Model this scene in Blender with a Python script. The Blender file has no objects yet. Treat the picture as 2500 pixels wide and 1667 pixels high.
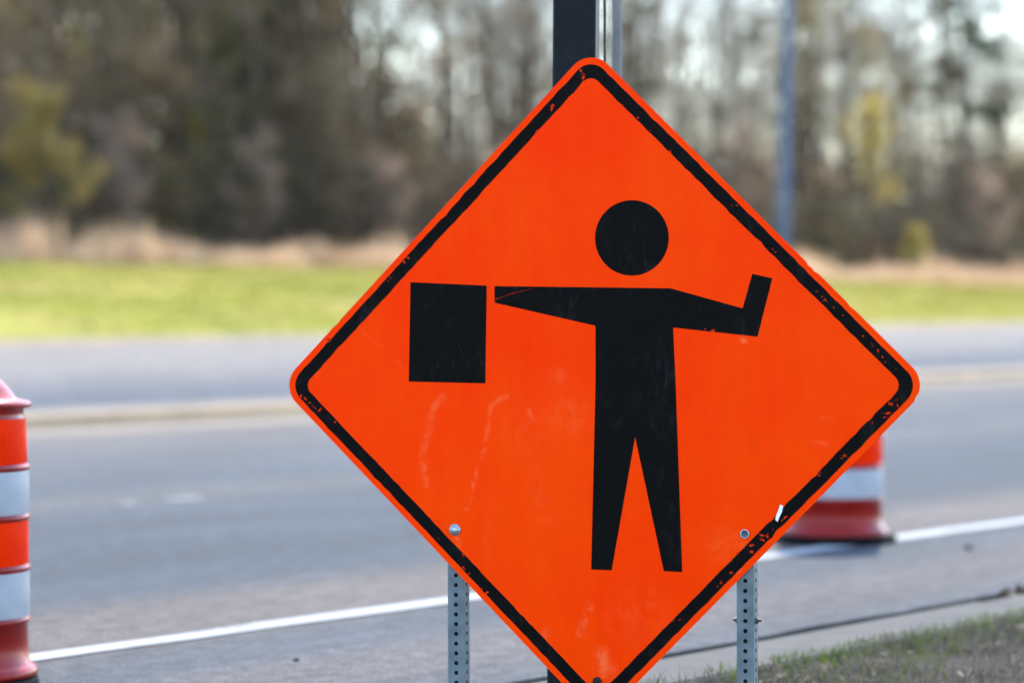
import bpy, math, random
import numpy as np
from mathutils import Vector, Matrix

# ------------------------------------------------------------------ camera, sky, sun, exposure
scene = bpy.context.scene
rad = math.radians
CAM_H = 1.16
cam_data = bpy.data.cameras.new("camera")
cam_data.sensor_width = 36.0
cam_data.lens = 105.0
cam_data.clip_start = 0.1
cam_data.clip_end = 2000.0
cam_data.dof.use_dof = True
cam_data.dof.focus_distance = 7.60
cam_data.dof.aperture_fstop = 1.9
cam = bpy.data.objects.new("camera", cam_data)
scene.collection.objects.link(cam)
cam.location = (0, 0, CAM_H)
cam.rotation_euler = (math.pi / 2 - math.atan(118.5 / 7292.0), 0, 0)
scene.camera = cam

SUN_AZ, SUN_EL = rad(9), rad(52)          # nearly straight ahead, so the near faces are in shade
world = bpy.data.worlds.new("World")
scene.world = world
world.use_nodes = True
wn = world.node_tree
sky = wn.nodes.new("ShaderNodeTexSky")
sky.sky_type = 'NISHITA'
sky.sun_disc = False
sky.sun_elevation = SUN_EL
sky.sun_rotation = SUN_AZ
sky.air_density = 1.0
sky.dust_density = 0.6
sky.ozone_density = 1.0
wn.links.new(sky.outputs[0], wn.nodes["Background"].inputs[0])
wn.nodes["Background"].inputs[1].default_value = 0.15

sun_data = bpy.data.lights.new("sun", 'SUN')
sun_data.energy = 2.0
sun_data.angle = rad(0.5)
sun_data.color = (1.0, 0.91, 0.77)
sun = bpy.data.objects.new("sun", sun_data)
scene.collection.objects.link(sun)
sv = Vector((math.sin(SUN_AZ) * math.cos(SUN_EL), math.cos(SUN_AZ) * math.cos(SUN_EL), math.sin(SUN_EL)))
sun.rotation_euler = (-sv).to_track_quat('-Z', 'Y').to_euler()
sun.location = sv * 60

scene.view_settings.view_transform = 'Standard'
scene.view_settings.look = 'None'
scene.view_settings.gamma = 1.0
scene.view_settings.use_curve_mapping = False
scene.view_settings.exposure = 2.34
scene.cycles.use_denoising = True
scene.cycles.use_adaptive_sampling = True
scene.cycles.adaptive_threshold = 0.025
scene.cycles.max_bounces = 4
scene.cycles.diffuse_bounces = 2
scene.cycles.glossy_bounces = 2
scene.cycles.transparent_max_bounces = 8

# ------------------------------------------------------------------ helpers
RNG = np.random.default_rng(7)
random.seed(7)
COL = scene.collection
PHI = math.atan(0.72)                      # the road runs away to the right at this angle to the view
SP, CP = math.sin(PHI), math.cos(PHI)
THETA = math.pi / 2 - PHI                  # turn of the road frame (u along the road, s across it)


def us(u, s):
    return (u * SP - s * CP, u * CP + s * SP)


def tag(o, label=None, cat=None, group=None, kind=None):
    if label: o["label"] = label
    if cat: o["category"] = cat
    if group: o["group"] = group
    if kind: o["kind"] = kind
    return o


def empty(name, loc=(0, 0, 0), rot=(0, 0, 0)):
    o = bpy.data.objects.new(name, None)
    COL.objects.link(o)
    o.location = loc
    o.rotation_euler = rot
    o.empty_display_size = 0.2
    return o


def mesh_np(name, verts, faces, mats=None, smooth=False, fmat=None):
    """verts (n,3), faces (m,k) arrays or a list of index lists"""
    me = bpy.data.meshes.new(name)
    if isinstance(faces, np.ndarray):
        m, k = faces.shape
        me.vertices.add(len(verts))
        me.vertices.foreach_set("co", np.asarray(verts, np.float32).ravel())
        me.loops.add(m * k)
        me.loops.foreach_set("vertex_index", faces.astype(np.int32).ravel())
        me.polygons.add(m)
        me.polygons.foreach_set("loop_start", np.arange(0, m * k, k, dtype=np.int32))
        me.polygons.foreach_set("loop_total", np.full(m, k, np.int32))
        me.update(calc_edges=True)
    else:
        me.from_pydata([tuple(v) for v in verts], [], [list(f) for f in faces])
        me.update()
    for m_ in (mats or []):
        me.materials.append(m_)
    if fmat is not None:
        me.polygons.foreach_set("material_index", np.asarray(fmat, np.int32))
    if smooth:
        me.polygons.foreach_set("use_smooth", np.ones(len(me.polygons), bool))
    return me


def add(name, me, parent=None, loc=None, rot=None):
    o = bpy.data.objects.new(name, me)
    COL.objects.link(o)
    if parent is not None: o.parent = parent
    if loc is not None: o.location = loc
    if rot is not None: o.rotation_euler = rot
    return o


class MB:
    def __init__(self):
        self.v, self.f, self.m = [], [], []

    def poly(self, pts, mi=0):
        b = len(self.v)
        self.v += [tuple(p) for p in pts]
        self.f.append(list(range(b, b + len(pts))))
        self.m.append(mi)

    def box(self, x0, x1, y0, y1, z0, z1, mi=0, bev=0.0):
        b = len(self.v)
        c = bev
        self.v += [(x0, y0, z0), (x1, y0, z0), (x1, y1, z0), (x0, y1, z0),
                   (x0, y0, z1 - c), (x1, y0, z1 - c), (x1, y1, z1 - c), (x0, y1, z1 - c)]
        fs = [(3, 2, 1, 0), (0, 1, 5, 4), (1, 2, 6, 5), (2, 3, 7, 6), (3, 0, 4, 7)]
        if c > 0:
            self.v += [(x0 + c, y0 + c, z1), (x1 - c, y0 + c, z1), (x1 - c, y1 - c, z1), (x0 + c, y1 - c, z1)]
            fs += [(4, 5, 9, 8), (5, 6, 10, 9), (6, 7, 11, 10), (7, 4, 8, 11), (8, 9, 10, 11)]
        else:
            fs.append((4, 5, 6, 7))
        for f in fs:
            self.f.append([b + i for i in f]); self.m.append(mi)

    def lathe(self, prof, n=48, cx=0, cy=0, mi=0, cap=True):
        b = len(self.v)
        for (r, z) in prof:
            for i in range(n):
                a = 2 * math.pi * i / n
                self.v.append((cx + r * math.cos(a), cy + r * math.sin(a), z))
        for j in range(len(prof) - 1):
            for i in range(n):
                k = (i + 1) % n
                self.f.append([b + j * n + i, b + j * n + k, b + (j + 1) * n + k, b + (j + 1) * n + i]); self.m.append(mi)
        if cap:
            self.f.append([b + (len(prof) - 1) * n + i for i in range(n)]); self.m.append(mi)
            self.f.append([b + i for i in range(n)][::-1]); self.m.append(mi)

    def tube(self, pts, rs, n=8, mi=0):
        b = len(self.v)
        P = [Vector(p) for p in pts]
        for i, p in enumerate(P):
            d = (P[min(i + 1, len(P) - 1)] - P[max(i - 1, 0)]).normalized()
            a = d.orthogonal().normalized(); c = d.cross(a)
            for k in range(n):
                t = 2 * math.pi * k / n
                self.v.append(tuple(p + (a * math.cos(t) + c * math.sin(t)) * rs[i]))
        for j in range(len(P) - 1):
            for k in range(n):
                l = (k + 1) % n
                self.f.append([b + j * n + k, b + j * n + l, b + (j + 1) * n + l, b + (j + 1) * n + k]); self.m.append(mi)
        self.f.append([b + k for k in range(n)][::-1]); self.m.append(mi)
        self.f.append([b + (len(P) - 1) * n + k for k in range(n)]); self.m.append(mi)

    def build(self, name, mats, parent=None, loc=None, rot=None, smooth=False):
        if not isinstance(mats, (list, tuple)): mats = [mats]
        me = mesh_np(name, self.v, self.f, mats, smooth, self.m)
        return add(name, me, parent, loc, rot)


# ------------------------------------------------------------------ materials
class Mat:
    def __init__(self, name):
        self.m = bpy.data.materials.new(name)
        self.m.use_nodes = True
        self.t = self.m.node_tree
        self.b = self.t.nodes["Principled BSDF"]
        self.out = self.t.nodes["Material Output"]

    def n(self, kind, **kw):
        x = self.t.nodes.new(kind)
        for k, v in kw.items(): setattr(x, k, v)
        return x

    def l(self, a, b): self.t.links.new(a, b)

    def coord(self, which="Object", scale=(1, 1, 1)):
        tc = self.n("ShaderNodeTexCoord"); mp = self.n("ShaderNodeMapping")
        mp.inputs["Scale"].default_value = scale
        self.l(tc.outputs[which], mp.inputs["Vector"])
        return mp.outputs[0]

    def noise(self, vec, scale, detail=4, rough=0.55, dist=0.0):
        x = self.n("ShaderNodeTexNoise")
        x.inputs["Scale"].default_value = scale; x.inputs["Detail"].default_value = detail
        x.inputs["Roughness"].default_value = rough; x.inputs["Distortion"].default_value = dist
        if vec is not None: self.l(vec, x.inputs["Vector"])
        return x.outputs["Fac"]

    def ramp(self, fac, stops, interp='LINEAR'):
        r = self.n("ShaderNodeValToRGB")
        r.color_ramp.interpolation = interp
        e = r.color_ramp.elements
        while len(e) < len(stops): e.new(0.5)
        for i, (p, c) in enumerate(stops):
            e[i].position = p
            e[i].color = (c, c, c, 1) if isinstance(c, (int, float)) else (*c, 1)
        self.l(fac, r.inputs[0])
        return r.outputs[0]

    def mix(self, fac, a, b, mode='MIX'):
        x = self.n("ShaderNodeMix", data_type='RGBA', blend_type=mode)
        for sock, v in ((x.inputs[0], fac), (x.inputs[6], a), (x.inputs[7], b)):
            if isinstance(v, (int, float)): sock.default_value = v
            elif isinstance(v, tuple): sock.default_value = (*v, 1)
            else: self.l(v, sock)
        return x.outputs[2]

    def math(self, op, a, b=0.0):
        x = self.n("ShaderNodeMath", operation=op)
        for i, v in enumerate((a, b)):
            if isinstance(v, (int, float)): x.inputs[i].default_value = v
            else: self.l(v, x.inputs[i])
        return x.outputs[0]

    def bump(self, h, strength=0.3, dist=0.01):
        x = self.n("ShaderNodeBump")
        x.inputs["Strength"].default_value = strength; x.inputs["Distance"].default_value = dist
        self.l(h, x.inputs["Height"]); self.l(x.outputs[0], self.b.inputs["Normal"])

    def set(self, color=None, rough=None, metal=None, spec=None, coat=None):
        for key, v in (("Base Color", color), ("Roughness", rough), ("Metallic", metal),
                       ("Specular IOR Level", spec), ("Coat Weight", coat)):
            if v is None: continue
            s = self.b.inputs[key]
            if isinstance(v, tuple): s.default_value = (*v, 1)
            elif isinstance(v, (int, float)): s.default_value = v
            else: self.l(v, s)
        return self.m


def mat_noise(name, c0, c1, scale, rough=0.8, detail=5, bump=0.0, bdist=0.01, metal=None, spec=None, which="Object"):
    M = Mat(name)
    if spec is None and metal is None: spec = 0.12
    v = M.coord(which)
    f = M.noise(v, scale, detail)
    M.set(M.ramp(f, [(0.3, c0), (0.7, c1)]), rough, metal, spec)
    if bump: M.bump(f, bump, bdist)
    return M.m


def mat_leaf(name, c0, c1, scale=3.0, trans=0.4, rough=0.6):
    M = Mat(name)
    oi = M.n("ShaderNodeObjectInfo")
    f = M.noise(M.coord("Object"), scale, 3)
    f = M.math('ADD', f, M.math('MULTIPLY', M.math('SUBTRACT', oi.outputs["Random"], 0.5), 0.25))
    c = M.ramp(f, [(0.25, c0), (0.75, c1)])
    M.set(c, rough, spec=0.2)
    tr = M.n("ShaderNodeBsdfTranslucent"); M.l(c, tr.inputs[0])
    mx = M.n("ShaderNodeMixShader"); mx.inputs[0].default_value = trans
    M.l(M.b.outputs[0], mx.inputs[1]); M.l(tr.outputs[0], mx.inputs[2]); M.l(mx.outputs[0], M.out.inputs[0])
    return M.m


def mat_asphalt(name, stops, s0, s1, speck=1.0):
    """stops: (s, colour) bands of dust and wear across the road"""
    M = Mat(name)
    v = M.coord("Object")
    sx = M.n("ShaderNodeSeparateXYZ"); M.l(v, sx.inputs[0])
    vs = M.coord("Object", (0.12, 1.0, 1.0))
    warp = M.math('MULTIPLY', M.math('SUBTRACT', M.noise(vs, 0.9, 4), 0.5), 1.1)
    s = M.math('ADD', sx.outputs[1], warp)
    f = M.math('DIVIDE', M.math('SUBTRACT', s, s0), s1 - s0)
    c = M.ramp(f, [((a - s0) / (s1 - s0), col) for a, col in stops])
    blot = M.noise(M.coord("Object", (0.35, 1, 1)), 1.3, 5, 0.6)
    c = M.mix(1.0, c, M.ramp(blot, [(0.3, 0.66), (0.7, 0.98)]), 'MULTIPLY')
    mid = M.noise(v, 11 * speck, 5, 0.75)
    c = M.mix(1.0, c, M.ramp(mid, [(0.34, 0.62), (0.5, 1.0), (0.66, 1.4)]), 'MULTIPLY')
    grit = M.noise(v, 90 * speck, 2, 0.7)
    c = M.mix(1.0, c, M.ramp(grit, [(0.32, 0.5), (0.5, 0.96), (0.68, 1.7)]), 'MULTIPLY')
    M.set(c, 0.9, spec=0.12)
    M.bump(grit, 0.35, 0.004)
    return M.m

# ------------------------------------------------------------------ ground and road
def zg(u, s):
    """terrain height; the two carriageways lie on it"""
    u = np.asarray(u, float); s = np.asarray(s, float)
    near = np.interp(s, [-40, 0, 2.0, 3.0, 4.0, 4.7], [-0.25, -0.2, -0.12, -0.07, -0.02, 0.012])
    far = np.interp(s, [18.7, 20.0, 36.0], [0.0, 0.0, 0.35])
    top = np.interp(u, [50, 75, 110, 150], [1.85, 1.7, 1.25, 1.2])
    verge = 0.35 + (top - 0.35) * np.clip((s - 36) / 14.0, 0, 1) ** 0.9
    back = top + np.interp(s, [50, 80, 400], [0, 0.8, 3.0])
    z = np.where(s < 4.7, near, np.where(s < 18.7, 0.0, np.where(s < 36, far, np.where(s < 50, verge, back))))
    return z


def sheet(name, us_, ss_, zoff, mat, kind=None, parent=None, wob=0.0):
    U, S = np.meshgrid(us_, ss_)
    Z = zg(U, S) + zoff
    if wob: Z = Z + RNG.normal(0, wob, Z.shape) * (np.abs(S - 42) < 60)
    v = np.stack([U, S, Z], -1).reshape(-1, 3)
    n, m = len(us_), len(ss_)
    i = np.arange(n * m).reshape(m, n)
    f = np.stack([i[:-1, :-1], i[:-1, 1:], i[1:, 1:], i[1:, :-1]], -1).reshape(-1, 4)
    o = add(name, mesh_np(name, v, f, [mat], True), parent)
    if parent is None: o.rotation_euler = (0, 0, THETA)
    if kind: o["kind"] = kind
    return o


def mat_ground():
    M = Mat("ground_earth")
    v = M.coord("Object")
    a = M.noise(v, 0.35, 5); b = M.noise(v, 14.0, 4, 0.65)
    c = M.mix(M.ramp(a, [(0.4, 0.0), (0.6, 1.0)]), (0.16, 0.135, 0.10), (0.12, 0.13, 0.06))
    c = M.mix(1.0, c, M.ramp(b, [(0.3, 0.6), (0.7, 1.35)]), 'MULTIPLY')
    M.set(c, 0.95, spec=0.1); M.bump(b, 0.6, 0.03)
    return M.m


def mat_lawn():
    M = Mat("lawn")
    v = M.coord("Object", (0.5, 1, 1))
    a = M.noise(v, 0.55, 4, 0.6)
    c = M.ramp(a, [(0.34, (0.11, 0.14, 0.010)), (0.48, (0.20, 0.205, 0.025)), (0.58, (0.26, 0.225, 0.06)), (0.7, (0.28, 0.22, 0.10))])
    b = M.noise(M.coord("Object"), 9.0, 4, 0.7)
    c = M.mix(1.0, c, M.ramp(b, [(0.3, 0.75), (0.7, 1.2)]), 'MULTIPLY')
    M.set(c, 0.9, spec=0.1); M.bump(b, 0.8, 0.08)
    return M.m


ulong = np.concatenate([np.arange(-160, 0, 20), np.arange(0, 180, 4), np.arange(180, 520, 20)])
below = np.concatenate([[-120, -60, -20, -5, 0, 1, 2, 3, 3.5, 4.0, 4.4, 4.66]])
GROUND = mat_ground()
sheet("ground", ulong, np.array([-120, -60, -20, -5, 0, 1, 2, 2.5, 3, 3.5, 4.0, 4.4, 4.70, 4.72, 18.6, 20, 36, 38, 42, 46, 50, 55, 62, 70, 80, 120, 250, 500]),
      -0.045, GROUND, "structure")
sheet("near_verge", np.arange(-20, 60, 0.5), np.array([-6, -3, 0, 1, 2, 2.5, 3, 3.5, 4.0, 4.3, 4.6, 4.73]), 0.0,
      mat_noise("dead_thatch", (0.010, 0.009, 0.007), (0.045, 0.038, 0.03), 26, 0.95, 5, 0.8, 0.03), "structure", wob=0.004)

LT, DK, BL = (0.090, 0.079, 0.074), (0.043, 0.052, 0.063), (0.054, 0.064, 0.076)
ASPH = mat_asphalt("asphalt", [(5.0, BL), (5.5, (0.075, 0.071, 0.072)), (6.0, (0.077, 0.072, 0.072)), (6.5, BL), (6.9, LT), (7.5, LT), (8.0, DK), (9.6, DK),
                               (11.1, (0.050, 0.058, 0.069)), (11.6, (0.075, 0.075, 0.077)), (12.4, BL), (14.5, (0.072, 0.075, 0.082)), (16.8, (0.10, 0.092, 0.087))], 4.6, 18.8)
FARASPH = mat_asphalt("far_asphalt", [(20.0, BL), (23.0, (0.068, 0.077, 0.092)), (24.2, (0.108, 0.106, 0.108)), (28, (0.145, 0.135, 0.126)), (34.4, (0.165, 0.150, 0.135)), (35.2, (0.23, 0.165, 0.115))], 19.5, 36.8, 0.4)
road = sheet("road", ulong, np.linspace(5.05, 18.2, 8), 0.0, ASPH, "structure")
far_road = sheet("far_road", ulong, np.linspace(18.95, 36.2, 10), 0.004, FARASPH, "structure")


def mat_paint(name, col, wear0, wear1, under):
    M = Mat(name)
    v = M.coord("Object")
    f = M.math('ADD', M.math('MULTIPLY', M.noise(v, 30, 5, 0.7), 0.5), M.math('MULTIPLY', M.noise(M.coord("Object", (0.6, 1.5, 1)), 2.2, 3), 0.5))
    M.set(M.mix(M.ramp(f, [(wear0, 0.0), (wear1, 1.0)]), under, col), 0.75, spec=0.1)
    return M.m


WHITE_LINE = mat_paint("white_road_paint", (0.27, 0.285, 0.29), 0.30, 0.46, (0.08, 0.08, 0.08))
WORN_LINE = mat_paint("worn_road_paint", (0.20, 0.20, 0.205), 0.32, 0.44, (0.055, 0.06, 0.068))


def strip(name, u0, u1, s0, s1, z, mat, parent, du=0.5, ragged=0.006):
    n = max(2, int((u1 - u0) / du) + 1)
    uu = np.linspace(u0, u1, n)
    a = s0 + RNG.normal(0, ragged, n); b = s1 + RNG.normal(0, ragged, n)
    v = np.concatenate([np.stack([uu, a, np.full(n, z)], 1), np.stack([uu, b, np.full(n, z)], 1)])
    i = np.arange(n - 1)
    f = np.stack([i, i + 1, n + i + 1, n + i], 1)
    return add(name, mesh_np(name, v, f, [mat]), parent)


strip("edge_line", -60, 160, 6.695, 6.83, 0.005, WHITE_LINE, road)
for k in range(-3, 9):                     # the dashes are worn down to remnants
    for a, b in ((0.0, 0.12), (0.37, 0.64)):
        strip("lane_dash", 12.05 + k * 12.0 + a, 12.05 + k * 12.0 + b, 11.26, 11.38, 0.005, WORN_LINE, road, 0.05, 0.012)
strip("joint_strip", -60, 160, 5.058, 5.19, 0.004, mat_noise("joint_dark", (0.008, 0.010, 0.011), (0.024, 0.027, 0.028), 14, 0.95, spec=0.0), road, 0.2, 0.008)  # dark strip along the joint of kerb and asphalt
strip("far_edge_line", -60, 200, 25.0, 25.14, 0.125, WORN_LINE, far_road, 2.0, 0.01)

# kerb: flat concrete slabs laid end to end with open joints
kerb = empty("kerb", (*us(9.0, 4.88), 0.0), (0, 0, THETA)); tag(kerb, kind="structure")
CONC = mat_noise("kerb_concrete", (0.05, 0.049, 0.047), (0.072, 0.069, 0.065), 7, 0.85, 6, 0.25, 0.004)
mb = MB(); mb.box(-1.494, 1.494, -0.175, 0.172, -0.15, 0.018, 0, 0.012)
slab_me = mesh_np("kerb_slab", mb.v, mb.f, [CONC])
for k in range(-7, 12):
    add("kerb_slab", slab_me, kerb, (k * 3.0 - 0.55, RNG.normal(0, 0.003), RNG.normal(0, 0.002)), (0, 0, RNG.normal(0, 0.001)))
mb = MB(); mb.box(-40, 60, -0.16, 0.16, -0.16, -0.012)
mb.build("kerb_bed", mat_noise("joint_soil", (0.04, 0.036, 0.03), (0.08, 0.07, 0.06), 15), kerb)

# raised median with a gutter in front of it
median = empty("median", (*us(0, 0), 0), (0, 0, THETA)); tag(median, kind="structure")
MEDC = mat_noise("median_concrete", (0.125, 0.108, 0.088), (0.17, 0.145, 0.118), 0.8, 0.85, 6, 0.2, 0.01)
M_ = Mat("median_kerb_paint")
vv = M_.coord("Object", (0.05, 1, 1))
cc = M_.ramp(M_.noise(vv, 1.2, 3), [(0.36, (0.13, 0.115, 0.092)), (0.54, (0.27, 0.185, 0.10))])
M_.set(M_.mix(1.0, cc, M_.ramp(M_.noise(M_.coord("Object"), 3.0, 5), [(0.3, 0.75), (0.7, 1.2)]), 'MULTIPLY'), 0.8)
MEDP = M_.m


def profile(name, pr, mat, parent, u0=-60, u1=220):
    v, f = [], []
    for i, (s, z) in enumerate(pr):
        v += [(u0, s, z), (u1, s, z)]
        if i: f.append((2 * i - 2, 2 * i - 1, 2 * i + 1, 2 * i))
    return add(name, mesh_np(name, v, f, [mat]), parent)


profile("gutter", [(17.0, 0.006), (18.10, 0.010)], MEDC, median)
profile("kerb_face", [(18.10, -0.02), (18.10, 0.02), (18.14, 0.105), (18.20, 0.118)], MEDP, median)
profile("median_top", [(18.20, 0.118), (18.6, 0.13), (19.0, 0.118), (19.06, 0.0)], MEDC, median)

# far bank: mown grass
LAWN = mat_lawn()
sheet("grass_bank", np.arange(20, 200, 1.5), np.linspace(36.1, 51, 24), 0.01, LAWN, "structure", wob=0.02)
sheet("wood_floor", np.arange(20, 220, 3.0), np.linspace(50.5, 110, 24), 0.012,
      mat_noise("leaf_litter", (0.07, 0.055, 0.045), (0.17, 0.125, 0.09), 2.5, 0.95, 5, 0.5, 0.05), "structure", wob=0.05)


# ------------------------------------------------------------------ the sign
SIGN_P = Vector((0.21083, 7.63308, 0.92379))
ROT = Matrix.Rotation(-0.298653, 3, 'Z') @ Matrix.Rotation(0.0121706, 3, 'X') @ Matrix.Rotation(-0.0097225, 3, 'Y')
ZC = 0.95
sign = empty("road_work_sign", SIGN_P + ROT @ Vector((0, 0, -ZC)), ROT.to_euler())
tag(sign, "orange diamond road work sign with a black flagger figure on two perforated posts", "road sign")

CHIPS= [(-0.0196, 0.7935, 0.0136), (-0.026, 0.8042, 0.0063), (-0.1001, 0.7165, 0.0063), (-0.1046, 0.7082, 0.0084), (-0.1459, 0.6506, 0.0052), (-0.5087, 0.3201, 0.0073), (-0.4984, 0.3328, 0.0052), (-0.5489, 0.2811, 0.0052), (-0.5558, 0.2726, 0.0031), (-0.7223, 0.1195, 0.0084), (-0.8034, -0.028, 0.0073), (-0.7902, -0.0345, 0.0063), (-0.7777, -0.0453, 0.0042), (-0.7686, -0.055, 0.0073), (-0.7504, -0.0636, 0.0073), (-0.7072, -0.0958, 0.0042), (0.1232, 0.6791, 0.0052), (0.1554, 0.646, 0.0031), (0.2072, 0.5919, 0.0042), (0.3648, 0.4523, 0.0042), (0.3785, 0.452, 0.0031), (0.4686, 0.3395, 0.0042), (0.4748, 0.3333, 0.0031), (0.5774, 0.2337, 0.0052), (0.5923, 0.2213, 0.0031), (0.6005, 0.214, 0.0052), (0.6056, 0.2089, 0.0031), (0.6215, 0.1944, 0.0052), (0.6446, 0.1738, 0.0026), (0.6946, 0.1225, 0.0042), (0.716, 0.1031, 0.0042), (0.7322, 0.0867, 0.0042), (0.7433, 0.0704, 0.0042), (0.7494, 0.0581, 0.0031), (0.7758, 0.0398, 0.0031), (0.7617, -0.0467, 0.0073), (0.7771, -0.0365, 0.0063), (0.78, -0.0507, 0.0052), (0.7553, -0.0691, 0.0084), (0.747, -0.0793, 0.0052), (0.7389, -0.0681, 0.0031), (0.7161, -0.0936, 0.0031), (0.5836, -0.2181, 0.0073), (0.5804, -0.2253, 0.0042), (0.6451, -0.1757, 0.0052), (0.6389, -0.1818, 0.0042), (0.4933, -0.3318, 0.0073), (0.434, -0.3773, 0.0094), (0.4365, -0.3896, 0.0063), (0.4471, -0.3802, 0.0063), (0.462, -0.3614, 0.0042), (0.4047, -0.4035, 0.0073), (0.4061, -0.419, 0.0084), (0.3697, -0.4237, 0.0052), (0.3533, -0.4727, 0.0084), (0.3265, -0.4992, 0.0052), (0.3168, -0.5087, 0.0031), (0.2006, -0.5976, 0.0031), (0.2177, -0.5951, 0.0031), (-0.3583, -0.4722, 0.0052), (-0.36, -0.4386, 0.0042), (-0.2978, -0.5375, 0.0084), (-0.3099, -0.5271, 0.0042), (-0.344, -0.4884, 0.0042), (-0.4256, -0.399, 0.0042), (-0.2574, 0.2239, 0.0052), (0.3125, 0.1381, 0.0084), (0.3347, 0.1328, 0.0031), (0.2924, 0.1423, 0.0031)]
STREAKS= [[(-0.4061, -0.0275), (-0.4262, -0.047), (-0.4355, -0.0652), (-0.4449, -0.0951), (-0.4469, -0.126), (-0.4615, -0.1538), (-0.4654, -0.1666), (-0.4644, -0.2019), (-0.4562, -0.2552)], [(-0.232, -0.0278), (-0.2598, -0.0363), (-0.2784, -0.0543), (-0.2861, -0.0893), (-0.2899, -0.1253), (-0.2994, -0.1657), (-0.318, -0.2221), (-0.3472, -0.3181)], [(-0.0195, -0.5667), (-0.0329, -0.5934), (-0.0398, -0.6198), (-0.0477, -0.6358)], [(0.0116, -0.687), (0.0156, -0.7195), (0.0196, -0.7447)], [(-0.3762, -0.3951), (-0.3754, -0.4143)], [(0.3816, -0.3977), (0.3804, -0.4111)], [(0.3345, -0.4471), (0.3603, -0.4135)], [(0.5767, -0.0817), (0.6337, -0.0836)], [(0.5501, -0.1393), (0.5812, -0.1432), (0.602, -0.1472)], [(0.3873, 0.1129), (0.3957, 0.1087)], [(-0.6338, 0.1459), (-0.5161, 0.049)], [(0.3532, -0.4758), (0.3734, -0.4651)], [(-0.2574, 0.2239), (-0.2119, 0.2383), (-0.1622, 0.2483)], [(-0.1752, -0.0657), (-0.1644, -0.0837)], [(-0.1684, -0.2209), (-0.1369, -0.3368)], [(-0.2744, -0.2907), (-0.2986, -0.4344)], [(-0.7616, 0.0281), (-0.7175, 0.0571)]]
WHITE= [(0.4805, -0.2993), (0.4878, -0.3023), (0.4855, -0.3167), (0.478, -0.3313), (0.4737, -0.3427), (0.4675, -0.3376), (0.4697, -0.3272), (0.4751, -0.3148)]
SCUFF_SHEEN= [(-0.0755, -0.0771), (-0.0982, 0.028), (-0.1343, -0.6411), (0.1104, -0.5849), (-0.178, -0.1154), (0.022, -0.7236), (0.3371, -0.4035)]
NOTCH= [(0.5609, 0.2994), (0.5754, 0.2869), (0.8292, -0.0303), (-0.702, 0.1678), (0.6675, 0.1992)]

H0, RC = 0.6096, 0.064


def d2(a, b):          # square coordinates -> diamond coordinates
    return ((a - b) / math.sqrt(2), (a + b) / math.sqrt(2))


def rsq(h, r, n=12):
    pts = []
    for cx, cy, a0 in ((h - r, h - r, 0), (-h + r, h - r, 90), (-h + r, -h + r, 180), (h - r, -h + r, 270)):
        for i in range(n + 1):
            t = rad(a0 + 90 * i / n)
            pts.append((cx + r * math.cos(t), cy + r * math.sin(t)))
    return pts


def mat_orange():
    M = Mat("orange_sheeting")
    v = M.coord("Object")
    at = M.n("ShaderNodeAttribute"); at.attribute_name = "wear"
    big = M.noise(v, 2.2, 4)
    streak = M.noise(M.coord("Object", (5.0, 1, 0.5)), 2.0, 5, 0.65, 0.4)
    big = M.math('ADD', M.math('MULTIPLY', big, 0.65), M.math('MULTIPLY', streak, 0.35))
    c = M.mix(M.ramp(big, [(0.38, 0.0), (0.62, 1.0)]), (0.985, 0.030, 0.0), (0.99, 0.052, 0.0))
    grime = M.noise(M.coord("Object", (2.2, 1, 1)), 7, 6, 0.7, 0.8)
    c = M.mix(M.ramp(grime, [(0.6, 0.0), (0.78, 0.10)]), c, (0.45, 0.035, 0.008))
    w = M.math('MULTIPLY', at.outputs["Fac"], M.ramp(M.noise(v, 30, 5, 0.7), [(0.42, 0.0), (0.62, 1.0)]))
    c = M.mix(w, c, (0.98, 0.17, 0.05))
    fine = M.noise(M.coord("Object", (1, 1, 0.3)), 55, 4, 0.6)
    c = M.mix(1.0, c, M.ramp(fine, [(0.3, 0.98), (0.7, 1.02)]), 'MULTIPLY')
    M.set(c, M.ramp(M.noise(v, 6, 4), [(0.3, 0.28), (0.7, 0.45)]), spec=0.03)
    M.bump(M.noise(v, 3.0, 3), 0.08, 0.02)
    return M.m


def mat_blackprint():
    M = Mat("black_print")
    v = M.coord("Object")
    a = M.noise(v, 9, 6, 0.65, 0.6); b = M.noise(M.coord("Object", (2.5, 1, 0.6)), 24, 5, 0.7)
    f = M.math('MULTIPLY', M.ramp(a, [(0.5, 0.0), (0.72, 1.0)]), M.ramp(b, [(0.45, 0.0), (0.75, 1.0)]))
    M.set(M.mix(f, (0.0034, 0.0032, 0.0030), (0.026, 0.024, 0.023)), 0.5, spec=0.04)
    return M.m


ORANGE, BLACKP = mat_orange(), mat_blackprint()
ALU = mat_noise("bare_aluminium", (0.42, 0.43, 0.44), (0.55, 0.55, 0.56), 12, 0.45, metal=0.8)
# front face as a fine grid so that scuffs and a painted sheen can be stored on it
N = 190
g = np.linspace(-H0, H0, N)
A, B = np.meshgrid(g, g)
c0 = H0 - RC
da, db = np.abs(A) - c0, np.abs(B) - c0
corner = (da > 0) & (db > 0)
ln = np.hypot(da, db); k = np.where(corner, np.maximum(da, db) / np.where(ln > 0, ln, 1), 1)
A = np.where(corner, np.sign(A) * (c0 + da * k), A); B = np.where(corner, np.sign(B) * (c0 + db * k), B)
X, Z = (A - B) / math.sqrt(2), (A + B) / math.sqrt(2)
for nx, nz in NOTCH:                       # dents knocked into the rim
    dd = np.hypot(X - nx, Z - nz)
    rim = (np.abs(A) > H0 - 0.006) | (np.abs(B) > H0 - 0.006)
    k = np.where(rim, np.clip(1 - dd / 0.012, 0, 1), 0) * 0.004
    rr = np.hypot(X, Z); X = X - k * X / rr; Z = Z - k * Z / rr
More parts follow.
